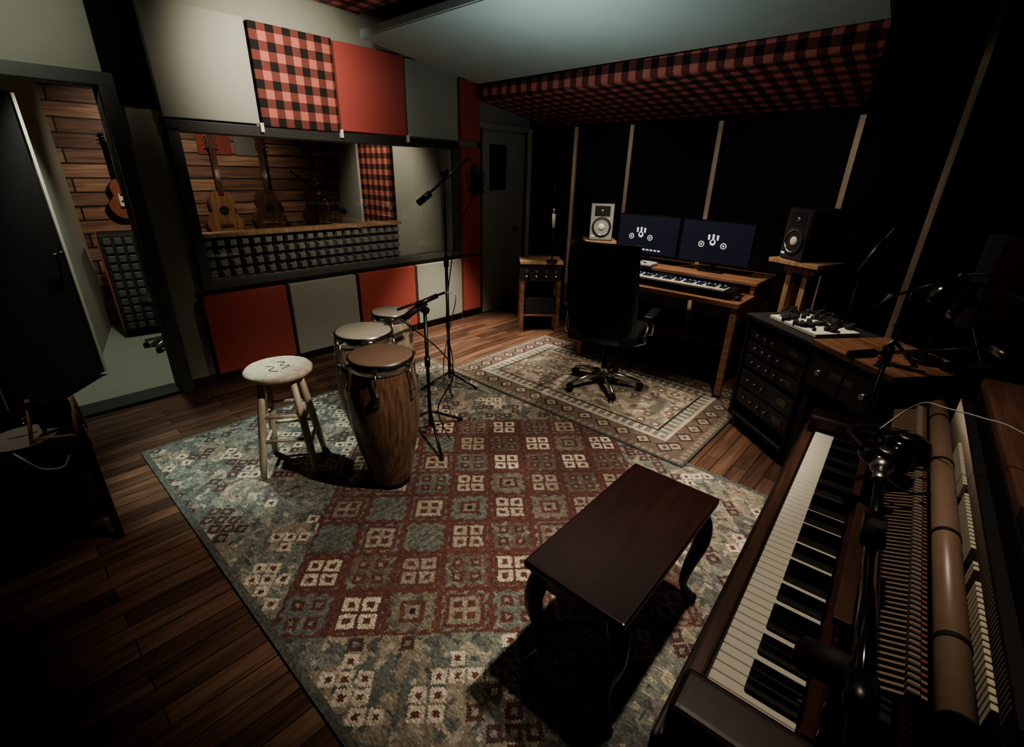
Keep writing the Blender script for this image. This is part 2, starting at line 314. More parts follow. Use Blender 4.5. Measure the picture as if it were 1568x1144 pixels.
def rug1(x,y):
    sh=x.shape; c=np.zeros(sh+(3,))
    jx=x+(lowfreq(x,y,.03,21)-.5)*.008; jy=y+(lowfreq(x,y,.03,22)-.5)*.008
    n=lowfreq(x,y,.16,1); n2=lowfreq(x,y,.028,2); n3=lowfreq(x+y,(x-y)*.5,.05,3)
    c[:]=GG; put(c,n>.5,TN); put(c,n3>.62,GY); put(c,n2>.78,CR*.55); put(c,n2<.20,GY*.7)
    # stepped zigzags and small pierced diamonds on the outer field
    s=.088; p=(jx+jy)/s; q=(jx-jy)/s; i=np.floor(p);j=np.floor(q);a=np.abs(p-i-.5);b=np.abs(q-j-.5)
    h=hsh(np.floor((i+j)/3),np.floor((i-j)/3),5); h2=hsh(i,j,6)
    mm=np.maximum(a,b); col=(h>.60)&(h2>.30)
    put(c,col&(h<.84)&(mm<.43),np.array((.080,.040,.035))); put(c,col&(h<.84)&(mm<.18),GG)
    put(c,col&(h>.84)&(mm<.43),CR*.85); put(c,col&(h>.84)&(mm<.17),DR)
    s=.29; p=(jx+jy+.255)/s; q=(jx-jy+2.055)/s; i=np.floor(p);j=np.floor(q);fp=p-i;fq=q-j
    cxm=((i+.5)*s-.255+(j+.5)*s-2.055)/2; cym=((i+.5)*s-.255-(j+.5)*s+2.055)/2
    reg=(np.abs(cxm+1.42)/1.18+np.abs(cym-1.48)/1.05<1.0)
    hh=hsh(i,j,9); par=(i+j)%2
    base=np.where((hh<.35)[...,None],BR,np.where((hh<.6)[...,None],GY*1.1,np.where((hh<.8)[...,None],GG*.9,TN*.8)))
    for k in range(3): c[...,k]=np.where(reg,base[...,k],c[...,k])
    put(c,reg&(n2>.72),GG); put(c,reg&(n2<.22),GY*.8)
    e=np.minimum(np.minimum(fp,1-fp),np.minimum(fq,1-fq))
    zz=.05*((np.floor((x)/.02)%2))
    put(c,reg&(e<.05+zz),DR)
    a=np.abs(fp-.5);b=np.abs(fq-.5);mm=np.maximum(a,b)
    t1=reg&(par==0)&(hh<.55)
    cream=CR*(.45+.6*hsh(i,j,12))[...,None]
    sq=(np.abs(a-.185)<.155)&(np.abs(b-.185)<.155); inn=(np.abs(a-.185)<.065)&(np.abs(b-.185)<.065)
    put(c,t1&(mm<.42),DR); c[t1&sq]=cream[t1&sq]; put(c,t1&inn,DR)
    t2=reg&(par==0)&(hh>=.55)
    put(c,t2&(mm<.38),DR); m=t2&(mm<.30)&(mm>.2); c[m]=cream[m]*.7
    cross=t2&(mm<.2)&((np.abs(fp-.5)<.05)|(np.abs(fq-.5)<.05)); put(c,cross,TN*1.3)
    t3=reg&(par==1)&(hh<.5)
    sq2=(np.abs(a-.19)<.12)&(np.abs(b-.19)<.12); in2=(np.abs(a-.19)<.05)&(np.abs(b-.19)<.05)
    put(c,t3&sq2,DR*.9); put(c,t3&in2,TN)
    t4=reg&(par==1)&(hh>.72)
    put(c,t4&(mm<.24),DR); put(c,t4&(mm<.15),TN); put(c,t4&(mm<.06),DK)
    t5=reg&(par==1)&(hh>=.5)&(hh<=.72)
    put(c,t5&(np.abs(((fp+fq)*4)%1-.5)<.2)&(mm<.36),GY*.9)
    ed=np.minimum(np.minimum(x+3.21,-.22-x),np.minimum(y-.33,2.52-y))
    put(c,(ed<.03),GY*.8)
    c*= (0.72+.56*np.random.rand(*sh))[...,None]*(0.8+.4*lowfreq(x,y,.3,7))[...,None]
    return c
def rug2(x,y):
    sh=x.shape; c=np.zeros(sh+(3,)); c[:]=TN*1.05
    n=lowfreq(x,y,.04,3); n4=lowfreq(x,y,.09,4); put(c,n>.62,CR*.62); put(c,n<.28,BR); put(c,(n4>.7)&(n<.6),GG)
    ed=np.minimum(np.minimum(x+2.89,-.80-x),np.minimum(y-2.44,3.78-y))
    u=np.where(np.minimum(x+2.89,-.80-x)<np.minimum(y-2.44,3.78-y),y,x)
    m=(ed<.22)&(ed>.06); put(c,m,BR*.95)
    ph=(u%.15)/.15; r=np.abs(ph-.5)*.15+np.abs(ed-.13)
    put(c,m&(r<.065),DK*1.4); put(c,m&(r<.045),TN*1.3); put(c,m&(r<.018),DR)
    put(c,(ed<.06),TN*.9); put(c,(ed<.06)&((u%.05)<.02),BR); put(c,(ed<.02),GY*.6)
    put(c,(ed>.20)&(ed<.225),CR*.7); put(c,(ed>.235)&(ed<.30),GG*.8); put(c,(ed>.235)&(ed<.30)&((u%.06)<.025),CR*.7); put(c,(ed>.30)&(ed<.315),DK)
    q=hsh(np.floor(x/.11),np.floor(y/.11),4); r=np.hypot(x%.11-.055,y%.11-.055)
    put(c,(ed>.32)&(q>.5)&(r<.035),BR); put(c,(ed>.32)&(q>.5)&(r<.015),CR*.9)
    c*= (0.75+.5*np.random.rand(*sh))[...,None]*(0.8+.4*lowfreq(x,y,.3,8))[...,None]
    return c
gridrug('kilim_area_rug',-3.21,-.22,.33,2.52,.0075,0,.010,rug1)
gridrug('persian_rug',-2.89,-.80,2.44,3.78,.008,.010,.010,rug2)
# ---------------------------------------------------------------- stool
s=B(); s.lathe([(.02,.565),(.155,.565),(.168,.575),(.170,.59),(.160,.602),(.02,.604)],stoolw)
tops=[];feet=[]
for k in range(4):
    a=math.radians(-80+90*k); tp=Vector((.105*math.cos(a),.105*math.sin(a),.57)); ft=Vector((.195*math.cos(a),.195*math.sin(a),.0)); tops.append(tp);feet.append(ft)
    s.tube([ft,ft.lerp(tp,.2),ft.lerp(tp,.6),tp],.015,stoolw,12,[.015,.019,.020,.016])
for k in range(4):
    j=(k+1)%4
    for f_ in ((.30,.55) if k%2 else (.38,.62)): s.cyl(feet[k].lerp(tops[k],f_),feet[j].lerp(tops[j],f_),.010,stoolw)
scr_=mat('marker_ink',(.03,.03,.04),.6)
s.tube(catmull([(-.06,.02,.605),(-.03,.05,.605),(0,.01,.605),(.03,.05,.605),(.05,.0,.605)],6),.0018,scr_,5); s.tube(catmull([(-.04,-.05,.605),(0,-.02,.605),(.03,-.06,.605),(.07,-.03,.605)],6),.0018,scr_,5)
s.done('wooden_bar_stool',(-2.46,.91,.012))
# ---------------------------------------------------------------- congas
def conga(name,loc,R,H,body,head,rz=0,foot=.62):
    c=B(); z0=.012
    prof=[(R*foot,z0),(R*foot*1.04,.03),(R*.84,H*.22),(R*1.07,H*.44),(R*1.15,H*.62),(R*1.11,H*.76),(R*.98,H-.06)]
    pts=catmull([(r,0,z) for r,z in prof],5)
    c.lathe([(p.x,p.z) for p in pts],body,seg=40)
    c.lathe([(R*foot+.004,z0),(R*foot+.006,.03),(R*foot+.008,.05)],blackm,seg=40)
    c.lathe([(R*.99,H-.065),(R*1.03,H-.06),(R*1.05,H-.035),(R*1.05,H-.012),(R*1.02,H-.005)],chrome,seg=40,cap=False)
    c.lathe([(R*1.02,H-.03),(R*1.0,H-.004),(R*.96,H),(.001,H)],head,seg=40,cap=False)
    for k in range(6):
        a=2*PI*k/6+.3; ca,sa=math.cos(a),math.sin(a); r=R*1.10
        c.cyl((r*ca,r*sa,H-.03),(r*1.06*ca,r*1.06*sa,H-.17),.0045,chrome)
        c.box((R*1.08*ca,R*1.08*sa,H-.03),(.03,.02,.016),chrome,rz=a,bev=.002)
        c.box((R*1.12*ca,R*1.12*sa,H-.175),(.035,.035,.05),chrome,rz=a,bev=.006)
        c.cyl((r*1.06*ca,r*1.06*sa,H-.20),(r*1.06*ca,r*1.06*sa,H-.165),.008,chrome)
    return c.done(name,loc,rz)
conga('conga_drum',(-1.93,1.20,.0),.155,.755,congaw,skin2)
conga('conga_drum',(-2.29,1.33,.0),.150,.765,conga2w,skin,.4)
conga('conga_drum',(-2.60,1.72,.0),.118,.735,conga2w,skin,.2)
# ---------------------------------------------------------------- mic stands
def tri(c,r,h,m,a0=0,n=3,z0=.012,base=(0,0)):
    for k in range(n):
        a=a0+2*PI*k/n; c.cyl((base[0],base[1],h),(base[0]+r*math.cos(a),base[1]+r*math.sin(a),z0+.012),.009,m); c.sph((base[0]+r*math.cos(a),base[1]+r*math.sin(a),z0+.012),.012,blackm)
c=B(); tri(c,.24,.10,black,.3,z0=.0); c.cyl((0,0,.05),(0,0,.95),.012,black); c.cyl((0,0,.93),(0,0,1.0),.018,black); c.cyl((0,0,.95),(0,0,1.56),.009,black)
c.cyl((-.02,0,1.56),(.03,0,1.56),.022,black)
c.cyl((-.02,-.16,1.40),(.03,.20,1.66),.008,black); c.cyl((-.03,-.20,1.37),(-.015,-.11,1.43),.022,black)
c.tube([(.03,.20,1.66),(.05,.24,1.64),(.06,.24,1.60)],.006,black)
c.cyl((.06,.24,1.42),(.06,.24,1.58),.036,blackm,seg=24); c.sph((.06,.24,1.58),.036,blackm)
for z in (1.44,1.56):
    c.tube([(.06+.065*math.cos(q*PI/8),.24+.065*math.sin(q*PI/8),z) for q in range(17)],.006,black)
for q in range(4): c.cyl((.06+.065*math.cos(q*PI/2),.24+.065*math.sin(q*PI/2),1.44),(.06+.065*math.cos(q*PI/2+.8),.24+.065*math.sin(q*PI/2+.8),1.56),.003,black)
c.tube(catmull([(.06,.24,1.44),(.03,.10,1.2),(.02,.02,.9),(-.02,0,.5),(.02,.02,.2),(.10,-.08,.02),(.22,-.16,.012)]),.004,blackm,6)
c.done('microphone_boom_stand',(-2.67,2.27,.012))
c=B(); tri(c,.28,.20,black,-.45,z0=.012); c.cyl((0,0,.1),(0,0,.84),.011,black); c.cyl((0,0,.50),(0,0,.56),.017,black); c.cyl((-.02,0,.85),(.02,0,.85),.02,black)
c.cyl((-.02,-.17,.88),(-.02,.17,.92),.007,black); c.cyl((0,-.15,.83),(.02,-.01,.90),.017,blackm,r2=.022); c.cyl((.03,-.08,.90),(.04,.06,.93),.014,black)
c.tube(catmull([(-.02,.17,.92),(.02,.22,.90),(.03,.17,.75),(.03,.10,.5),(.05,.10,.25),(.10,.14,.03)]),.003,steel,6)
c.tube(catmull([(.0,-.17,.83),(.05,.06,.6),(.12,.10,.45),(.02,.05,.2),(.14,.04,.03)]),.004,blackm,6)
c.done('microphone_stand',(-2.13,1.64,.0))
# ---------------------------------------------------------------- office chair
c=B()
for k in range(5):
    a=2*PI*k/5+.25; x,y=.29*math.cos(a),.29*math.sin(a)
    c.tube([(0,0,.13),(x*.5,y*.5,.115),(x,y,.08)],.02,chrome,8,[.026,.02,.014])
    c.cyl((x-.02*math.sin(a),y+.02*math.cos(a),.048),(x-.005*math.sin(a),y+.005*math.cos(a),.048),.027,blackm); c.cyl((x+.005*math.sin(a),y-.005*math.cos(a),.048),(x+.02*math.sin(a),y-.02*math.cos(a),.048),.027,blackm)
c.cyl((0,0,.10),(0,0,.22),.028,chrome); c.cyl((0,0,.22),(0,0,.40),.018,black)
c.box((0,.02,.41),(.22,.26,.05),black,bev=.01)
c.box((0,.03,.47),(.50,.50,.09),blackfab,bev=.035,seg=4)
t=bmesh.new(); n=9; mrows=13; vs=[]
for j in range(mrows):
    z=.44+.72*j/(mrows-1); ww=.255*(1-.10*abs(j/(mrows-1)-.45)**2*2); row=[]
    for i in range(n):
        u=-1+2*i/(n-1); row.append(t.verts.new((u*ww,-.24-.10*(j/(mrows-1))+.05*u*u+.02*math.sin(j/(mrows-1)*PI*2),z)))
    vs.append(row)
for j in range(mrows-1):
    for i in range(n-1): t.faces.new((vs[j][i],vs[j][i+1],vs[j+1][i+1],vs[j+1][i]))
r=bmesh.ops.solidify(t,geom=t.faces[:],thickness=.07); bmesh.ops.recalc_face_normals(t,faces=t.faces[:]); bmesh.ops.bevel(t,geom=[e for e in t.edges if e.calc_face_angle(0)>1.2],offset=.022,segments=3,affect='EDGES')
c._add(t,mat('black_leather',(.005,.0045,.0045),.6),True)
for sx in (-1,1):
    c.tube([(sx*.22,-.1,.42),(sx*.30,-.08,.45),(sx*.31,-.05,.62)],.013,chrome,8); c.tube([(sx*.22,.18,.42),(sx*.30,.16,.45),(sx*.31,.12,.62)],.013,chrome,8)
    c.box((sx*.31,.03,.64),(.07,.30,.035),black,bev=.012)
c.done('office_chair',(-1.75,3.07,.020),math.radians(14))
# ---------------------------------------------------------------- desk
dsk=B(); x0,x1,y0,y1=-2.32,-.98,3.50,4.42
dsk.box(((x0+x1)/2,(y0+y1)/2,.73),(x1-x0,y1-y0,.035),deskw,bev=.004)
for x in (x0+.03,x1-.03):
    for y in (y0+.04,y1-.04): dsk.box((x,y,.367),(.045,.045,.69),deskw)
    dsk.box((x,(y0+y1)/2,.67),(.035,y1-y0-.1,.08),deskw)
dsk.box(((x0+x1)/2,y1-.04,.66),(x1-x0,.03,.10),deskw); dsk.box(((x0+x1)/2,y1-.04,.15),(x1-x0,.03,.06),deskw)
dsk.box(((x0+x1)/2,4.10,.83),(x1-x0,.50,.025),deskw,bev=.003)
for x in (x0+.03,-1.7,x1-.03): dsk.box((x,4.10,.785),(.03,.48,.075),deskw)
dsk.done('studio_desk',(0,0,.021))
k=B(); k.box((0,0,.03),(1.22,.26,.05),black,bev=.006)
nW=45
for i in range(nW): k.box((-.56+1.12*(i+.5)/nW,-.06,.06),(1.12/nW-.002,.13,.012),white)
for i in range(nW):
    if i%7 not in (2,6): k.box((-.56+1.12*(i+1)/nW,-.03,.068),(.012,.08,.014),black)
blu=mat('blue_led',(.05,.1,.5),.4,emis=(.15,.3,1.),est=1.0)
for i in range(26): k.box((-.5+1.0*i/25,.075,.058),(.018,.02,.008),blu if i%3 else white)
k.box((.0,.10,.062),(.2,.05,.01),mat('screen_dark',(.01,.012,.02),.2))
k.done('midi_keyboard',(-1.68,3.69,.768))
s=B(); s.box((0,0,.015),(.42,.13,.02),white,bev=.004)
for i in range(12):
    for j in range(4): s.box((-.18+.36*i/11,-.045+.03*j,.027),(.027,.024,.006),white if (i+j)%5 else steel)
s.done('computer_keyboard',(-2.05,3.90,.864))
scr=mat('monitor_screen',(.008,.009,.014),.15,emis=(.11,.12,.20),est=.07)
ico=mat('screen_icon',(.5,.5,.5),.5,emis=(.8,.85,.9),est=.5)
for cx in (-2.01,-1.41):
    m_=B(); m_.box((0,0,.235),(.585,.03,.34),blackgl,bev=.004); m_.box((0,-.0165,.235),(.565,.003,.32),scr)
    m_.cyl((0,.04,.02),(0,.02,.2),.02,black); m_.box((0,.03,.008),(.2,.14,.014),black,bev=.004)
    ox=-.06 if cx<-1.7 else -.02
    for a,h_ in ((-.035,.285),(0,.29),(.035,.285)):
        m_.cyl((ox+a,-.018,h_),(ox+a,-.020,h_),.010,ico,seg=20); m_.box((ox+a,-.019,h_-.02),(.016,.002,.022),ico)
    m_.cyl((ox,-.018,.235),(ox,-.020,.235),.024,ico,seg=24); m_.cyl((ox,-.0195,.240),(ox,-.021,.240),.012,scr,seg=24)
    for a in (-.09,.09):
        m_.cyl((ox+a,-.018,.215),(ox+a,-.020,.215),.024,ico,seg=24); m_.cyl((ox+a,-.0195,.215),(ox+a,-.021,.215),.017,scr,seg=24); m_.cyl((ox+a,-.0205,.215),(ox+a,-.022,.215),.008,ico,seg=16)
    if cx<-1.7:
        for q in range(9): m_.box((-.16+.036*q,-.0185,.11),(.024,.002,.012),ico)
    m_.done('computer_monitor',(cx,4.05,.864))
m_=B(); m_.sph((0,0,.018),.030,blackm,(.8,1.3,.5)); m_.done('computer_mouse',(-1.03,3.62,.769))
# speakers
def speaker(loc,rz,wh,face):
    s=B(); W,Hh,D=.22,.335,.26
    s.box((0,0,Hh/2),(W,D,Hh),blackm,bev=.012,seg=3)
    s.box((0,-D/2-.004,Hh/2),(W-.012,.012,Hh-.012),face,bev=.006)
    My=Matrix.Rotation(PI/2,4,'X')
    s.lathe([(.088,.0),(.088,.012),(.076,.012),(.070,.002),(.03,-.012),(.001,-.006)],blackm,c=(0,-D/2-.008,.125),M=My,cap=False)
    s.lathe([(.082,.011),(.074,.013),(.070,.008)],chrome,c=(0,-D/2-.008,.125),M=My,cap=False)
    s.sph((0,-D/2-.010,.125),.03,wh,(1,.5,1))
    s.box((0,-D/2-.010,.265),(.14,.008,.09),blackm,bev=.003); s.sph((0,-D/2-.012,.265),.016,steel,(1,.5,1))
    s.box((-.075,-D/2-.012,.04),(.03,.004,.012),ico)
    return s.done('studio_speaker',loc,rz)
def stand(loc,h,rz,cap_=(.30,.28)):
    s=B(); s.box((0,0,h-.015),(cap_[0],cap_[1],.03),tan,bev=.004); s.box((0,0,.02),(.26,.26,.035),tan,bev=.004)
    for sx in (-1,1): s.box((sx*.06,0,h/2),(.035,.13,h-.05),tan)
    s.box((0,0,h-.06),(.22,.12,.06),tan)
    return s.done('speaker_stand',loc,rz)
stand((-2.55,4.12,0),1.005,math.radians(40)); speaker((-2.55,4.12,1.006),math.radians(35),white,mat('speaker_face',(.30,.30,.28),.5))
stand((-.70,3.83,0),1.08,math.radians(-22),(.36,.30)); speaker((-.70,3.83,1.081),math.radians(-38),white,mat('speaker_face_dark',(.03,.03,.03),.4))
s=B(); s.box((0,0,.735),(.44,.38,.03),tan,bev=.003)
s.box((0,0,.63),(.42,.36,.17),blackm,bev=.004)
for i in range(4): s.cyl((-.15+.1*i,-.18,.65),(-.15+.1*i,-.20,.65),.016,steel); s.cyl((-.15+.1*i,-.18,.60),(-.15+.1*i,-.195,.60),.008,white)
for sx in (-1,1):
    for sy in (-1,1): s.box((sx*.19,sy*.16,.275),(.04,.04,.55),rackw)
s.box((0,0,.18),(.40,.34,.02),rackw); s.box((0,-.02,.28),(.34,.28,.16),blackm)
s.done('side_table_with_preamp',(-3.16,3.98,.0),math.radians(44))
c=B(); c.cyl((0,0,0),(0,0,.01),.06,black); c.cyl((0,0,0),(0,0,.35),.006,black); c.cyl((0,0,.33),(.01,-.02,.47),.015,white,r2=.02); c.cyl((.01,-.02,.47),(.015,-.025,.52),.021,steel); c.cyl((.015,-.03,.52),(.02,-.05,.80),.005,black)
c.done('desk_microphone',(-2.97,3.93,.751))
# right rack cabinets
def cabinet(name,c0,c1,depth,h,top,gear,kind):
    c0=Vector((*c0,0));c1=Vector((*c1,0)); d=c1-c0; W=d.length; rz=math.atan2(d.y,d.x); s=B()
    if kind==0:
        # open equipment rack: side panels, base, top and mounted units with handles and knobs
        zb=.075; rackgear=mat('rack_gear_face',(.016,.015,.015),.45)
        for x in (.012,W-.012): s.box((x,depth/2,(zb+h)/2),(.024,depth,h-zb),blackm,bev=.003)
        s.box((W/2,depth/2,zb+.012),(W,depth,.024),blackm); s.box((W/2,depth-.01,(zb+h)/2),(W-.04,.02,h-zb),blackm)
        s.box((W/2,depth/2,h+.012),(W+.03,depth+.03,.025),top,bev=.004)
        units=[(.115,.075),(.20,.075),(.29,.085),(.40,.12),(.53,.11)]
        for ui,(z,uh) in enumerate(units):
            zz=h-z-uh/2+.06
            s.box((W/2,.17,zz),(W-.06,.30,uh-.01),rackgear,bev=.002); s.box((W/2,.014,zz),(W-.05,.008,uh-.008),rackgear,bev=.002)
            for q in range(3+ui%3): s.cyl((W*(.22+.13*q),.012,zz),(W*(.22+.13*q),-.006,zz),.010,gmetal,seg=12)
            s.box((W*.80,.009,zz),(W*.14,.003,uh*.35),gmetal)
        for x in (.06,W-.06):
            for y in (.06,depth-.06): s.cyl((x-.012,y,.035),(x+.012,y,.035),.035,blackm); s.box((x,y,.07),(.04,.04,.02),steel)
    else:
        s.box((W/2,depth/2,h+.012),(W+.03,depth+.03,.03),top,bev=.004)
        s.box((W/2,depth/2,h-.12),(W,depth,.20),blackm,bev=.004)
        s.box((W/2,-.006,h-.12),(W-.06,.014,.15),black,bev=.003); s.cyl((W*.2,-.01,h-.12),(W*.2,-.03,h-.12),.015,steel,seg=14); s.cyl((W*.8,-.01,h-.12),(W*.8,-.03,h-.12),.015,steel,seg=14); s.box((W*.5,-.014,h-.10),(W*.3,.004,.03),gmetal)
        for x in (.03,W-.03):
            for y in (.03,depth-.03): s.box((x,y,(h-.2)/2),(.045,.045,h-.2),blackm)
        s.box((W/2,depth/2,.16),(W-.06,depth-.06,.02),rackw); s.box((W/2,depth/2+.03,.27),(W-.12,depth-.1,.19),black,bev=.01)
    gear(s,W,depth,h+.025)
    return s.done(name,c0,rz)
def gearA(s,W,D,z):
    s.box((W*.56,D*.42,z+.012),(W*.70,D*.60,.022),mat('mixer_top',(.62,.60,.52),.5),bev=.004)
    for i in range(34):
        x=W*.22+W*.66*random.random(); y=D*.14+D*.58*random.random(); r=.008+.016*random.random()
        s.cyl((x,y,z+.02),(x,y,z+.035+.025*random.random()),r,blackm,seg=12)
    for i in range(9):
        x=W*(.2+.6*random.random()); y=D*(.2+.6*random.random()); a=random.random()*6
        s.tube(catmull([(x,y,z+.03),(x+.04*math.cos(a),y+.04*math.sin(a),z+.07),(x+.09*math.cos(a+.6),y+.09*math.sin(a+.6),z+.05),(x+.12*math.cos(a+1),y+.10*math.sin(a+1),z+.03)]),.006,blackm,6)
def gearB(s,W,D,z): pass
cabinet('gear_rack_cabinet',(-.83,3.24),(-.40,2.89),.46,.765,blackm,gearA,0)
cabinet('wooden_top_gear_rack',(-.375,2.81),(-.015,2.50),.42,.80,rackw,gearB,1)
c=B(); tri(c,.22,.1,black,.5,z0=0); c.cyl((0,0,.05),(0,0,1.05),.008,black); c.cyl((-.03,0,1.02),(.07,0,1.26),.016,steel,r2=.020); c.cyl((.07,0,1.26),(.10,0,1.33),.004,white)
c.done('microphone_stand',(-.38,3.85,0))
# ---------------------------------------------------------------- piano bench
c=B(); c.box((0,0,.482),(.345,.72,.028),mahog,bev=.008,seg=3); c.box((0,0,.435),(.30,.66,.075),mahog,bev=.004)
for sx in (-1,1):
    for sy in (-1,1):
        P=[(sx*.125,sy*.30,.44),(sx*.145,sy*.32,.38),(sx*.150,sy*.325,.30),(sx*.130,sy*.305,.18),(sx*.125,sy*.30,.09),(sx*.150,sy*.325,.03),(sx*.160,sy*.335,.012)]
        pts=catmull(P,5); n=len(pts); rd=[.036,.034,.030,.022,.015,.017,.022]
        R=[np.interp(i/(n-1)*6,range(7),rd) for i in range(n)]
        c.tube(pts,.03,mahog,12,R)
        c.box((sx*.12,sy*.27,.39),(.04,.06,.04),mahog,bev=.01)
c.done('piano_bench',(-.53,1.225,.011),math.radians(1))
# ---------------------------------------------------------------- upright piano (x local = depth, y local = along keyboard)
p=B(); Lk=1.243
p.box((.245,Lk/2,.33),(.47,Lk+.20,.60),pianow,bev=.005)
p.box((.10,Lk/2,.665),(.30,Lk+.24,.07),pianow,bev=.006)
p.box((-.025,Lk/2,.685),(.03,Lk+.24,.055),brownw,bev=.006)
for y in (-.065,Lk+.065):
    p.box((.075,y,.73),(.22,.10,.10),pianow,bev=.018,seg=4)
    p.box((.34,y*1.0+(-.02 if y<0 else .02),.46),(.32,.045,.76),pianow,bev=.005)
for y in (-.09,Lk+.09): p.box((.0,y,.33),(.06,.06,.63),pianow,bev=.005)
nw=52; kw=Lk/nw
for i in range(nw): p.box((.072,(i+.5)*kw,.717),(.148,kw-.0016,.022),ivory,bev=.0012,seg=1)
pat=[1,0,1,1,0,1,1]
for i in range(nw-1):
    if pat[i%7]:
        y=Lk-(i+1)*kw
        p.box((.103,y,.737),(.092,.0125,.024),blackgl,bev=.0025)
p.box((.160,Lk/2,.735),(.02,Lk,.05),darkfelt)
p.box((.178,Lk/2,.770),(.022,Lk+.04,.09),blackgl,bev=.004)
p.box((.150,Lk*.72,.79),(.018,.30,.03),brownw,bev=.003); p.box((.168,Lk*.35,.825),(.03,.45,.02),brownw,bev=.003)
hamw=mat('hammer_wood',(.26,.175,.12),.6); felt=mat('hammer_felt',(.34,.08,.06),.9); strm=mat('strings',(.30,.25,.2),.35,.8)
hfelt=mat('hammer_grey_felt',(.26,.22,.17),.9)
nh=85
for i in range(nh):
    y=.02+(Lk-.04)*(i+.5)/nh
    p.box((.222,y,.905),(.065,.005,.008),hamw,rot=Matrix.Rotation(-.35,4,'Y'))
    p.cyl((.198,y,.80),(.198,y,.895),.0025,hamw,seg=6)
    p.box((.250,y,.922),(.016,.008,.020),hfelt,bev=.002,seg=1)
    p.box((.262,y,.922),(.008,.006,.012),felt if i%2 else hamw)
p.box((.205,Lk/2,.84),(.02,Lk,.03),blackm); p.box((.232,Lk/2,.868),(.014,Lk,.018),blackm)
p.box((.23,Lk/2,.79),(.06,Lk,.02),blackm)
p.cyl((.287,-.02,.955),(.287,Lk-.06,.955),.022,mat('rail_wood',(.30,.20,.14),.35),seg=24)
for y in (.12,.42,.75,1.05): p.cyl((.287,y,.955),(.287,y+.010,.955),.0235,blackm,seg=24)
p.box((.350,Lk/2,.78),(.02,Lk,.40),mat('piano_plate',(.012,.009,.008),.8))
for i in range(110):
    y=.02+(Lk-.04)*(i+.5)/110; p.cyl((.334,y-.02,.66),(.334,y,.985),.0011,strm,seg=5)
dfelt=mat('damper_felt',(.60,.55,.42),.8)
for (a,bb) in ((.02,.30),(.33,.36),(.40,.62),(.66,.90)):
    n=max(2,int((bb-a)/.014))
    for q in range(n): p.box((.323,a+(bb-a)*(q+.5)/n,.95),(.008,.011,.038),dfelt,bev=.001,seg=1)
ys=.50
p.box((.428,(ys+Lk+.08)/2,1.02),(.104,Lk+.08-ys,.03),topw,bev=.006)
p.box((.428,(ys-.08)/2,1.02),(.104,ys+.08,.03),blackm,bev=.006)
p.box((.43,Lk/2,.865),(.11,Lk+.10,.28),blackm)
p.done('upright_piano',(-.107,.684,0),math.atan2(.067,1.241))
def headphones(loc,rz=0):
    c=B()
    for q,(dx,dy) in enumerate(((0,0),(.03,.12))):
        c.lathe([(.001,.0),(.052,.0),(.058,.012),(.05,.03),(.02,.036),(.001,.036)],blackgl,c=(dx,dy,0),cap=False); c.lathe([(.001,.037),(.018,.037),(.02,.034)],steel,c=(dx,dy,0),cap=False)
    c.tube(catmull([(-.05,.0,.02),(-.09,.06,.03),(-.05,.15,.02),(.03,.18,.02)]),.008,blackm)
    c.tube(catmull([(.05,0,.004),(.09,.02,.004),(.12,-.05,.004),(.06,-.12,.004),(0,-.09,.01)]),.003,blackm,6)
    c.done('headphones',loc,rz)
headphones((.03,1.38,.950))
c=B(); pts=[(.030,1.17,1.01),(.045,.95,1.01),(.085,.45,1.02),(.10,.25,1.03)]
c.cyl(pts[0],pts[1],.010,black); c.cyl(pts[1],pts[2],.013,blackgl); c.cyl(pts[2],pts[3],.010,black)
c.cyl((.040,1.00,1.01),(.047,.92,1.01),.019,black); c.cyl((.045,.94,.99),(.045,.94,1.04),.014,blackm); c.cyl((.07,.60,1.02),(.078,.54,1.02),.018,black)
c.cyl((.028,1.21,1.005),(.030,1.15,1.01),.014,steel); c.sph((.027,1.235,1.005),.022,steel)
c.cyl((.07,.62,1.0),(.012,.645,.965),.024,blackm,r2=.026); c.cyl((.07,.62,1.0),(.085,.61,1.01),.012,steel)
c.cyl((.10,.25,1.03),(.10,.25,.02),.011,black); tri(c,.25,.1,black,.3,base=(.10,.25),z0=0)
c.done('microphone_boom_stand',(0,0,0))
c=B(); c.tube(catmull([(.0,1.46,1.0),(.035,1.5,1.05),(.065,1.46,1.10),(.10,1.40,1.12),(.16,1.38,1.125),(.226,1.36,1.12),(.40,1.30,1.05)]),.0020,mat('cable_grey',(.45,.44,.40),.5),6); c.done('audio_cable')
c=B(); c.cyl((0,0,0),(0,0,.02),.07,black); c.cyl((0,0,.01),(0,0,.30),.008,black); c.lathe([(.10,.28),(.095,.30),(.07,.345),(.03,.37),(.001,.372)],blackgl,cap=False); c.lathe([(.001,.28),(.10,.28)],blackm,cap=False); c.cyl((0,0,.37),(.03,0,.41),.018,black)
c.tube(catmull([(.02,0,.40),(.10,-.05,.42),(.22,-.12,.36),(.30,-.2,.30)]),.006,gmetal)
c.done('desk_lamp',(.06,2.82,.828))
c=B(); tri(c,.10,.10,steel,.2,z0=-.012); c.cyl((0,0,.1),(0,0,.34),.007,black); c.cyl((-.06,0,.30),(.10,-.05,.40),.006,black); c.cyl((-.06,0,.30),(-.10,.01,.22),.018,blackm); c.cyl((-.02,0,.18),(.05,0,.14),.014,blackm)
c.done('tabletop_microphone_stand',(-.06,2.68,.829))
c=B(); tri(c,.20,.12,black,.9,z0=0); c.cyl((0,0,.06),(0,0,.98),.010,black); c.cyl((0,0,.95),(0,0,1.01),.018,black); c.cyl((-.06,.02,.96),(.26,-.10,1.10),.007,gmetal); c.cyl((-.12,.05,.93),(-.04,.01,.97),.018,blackm)
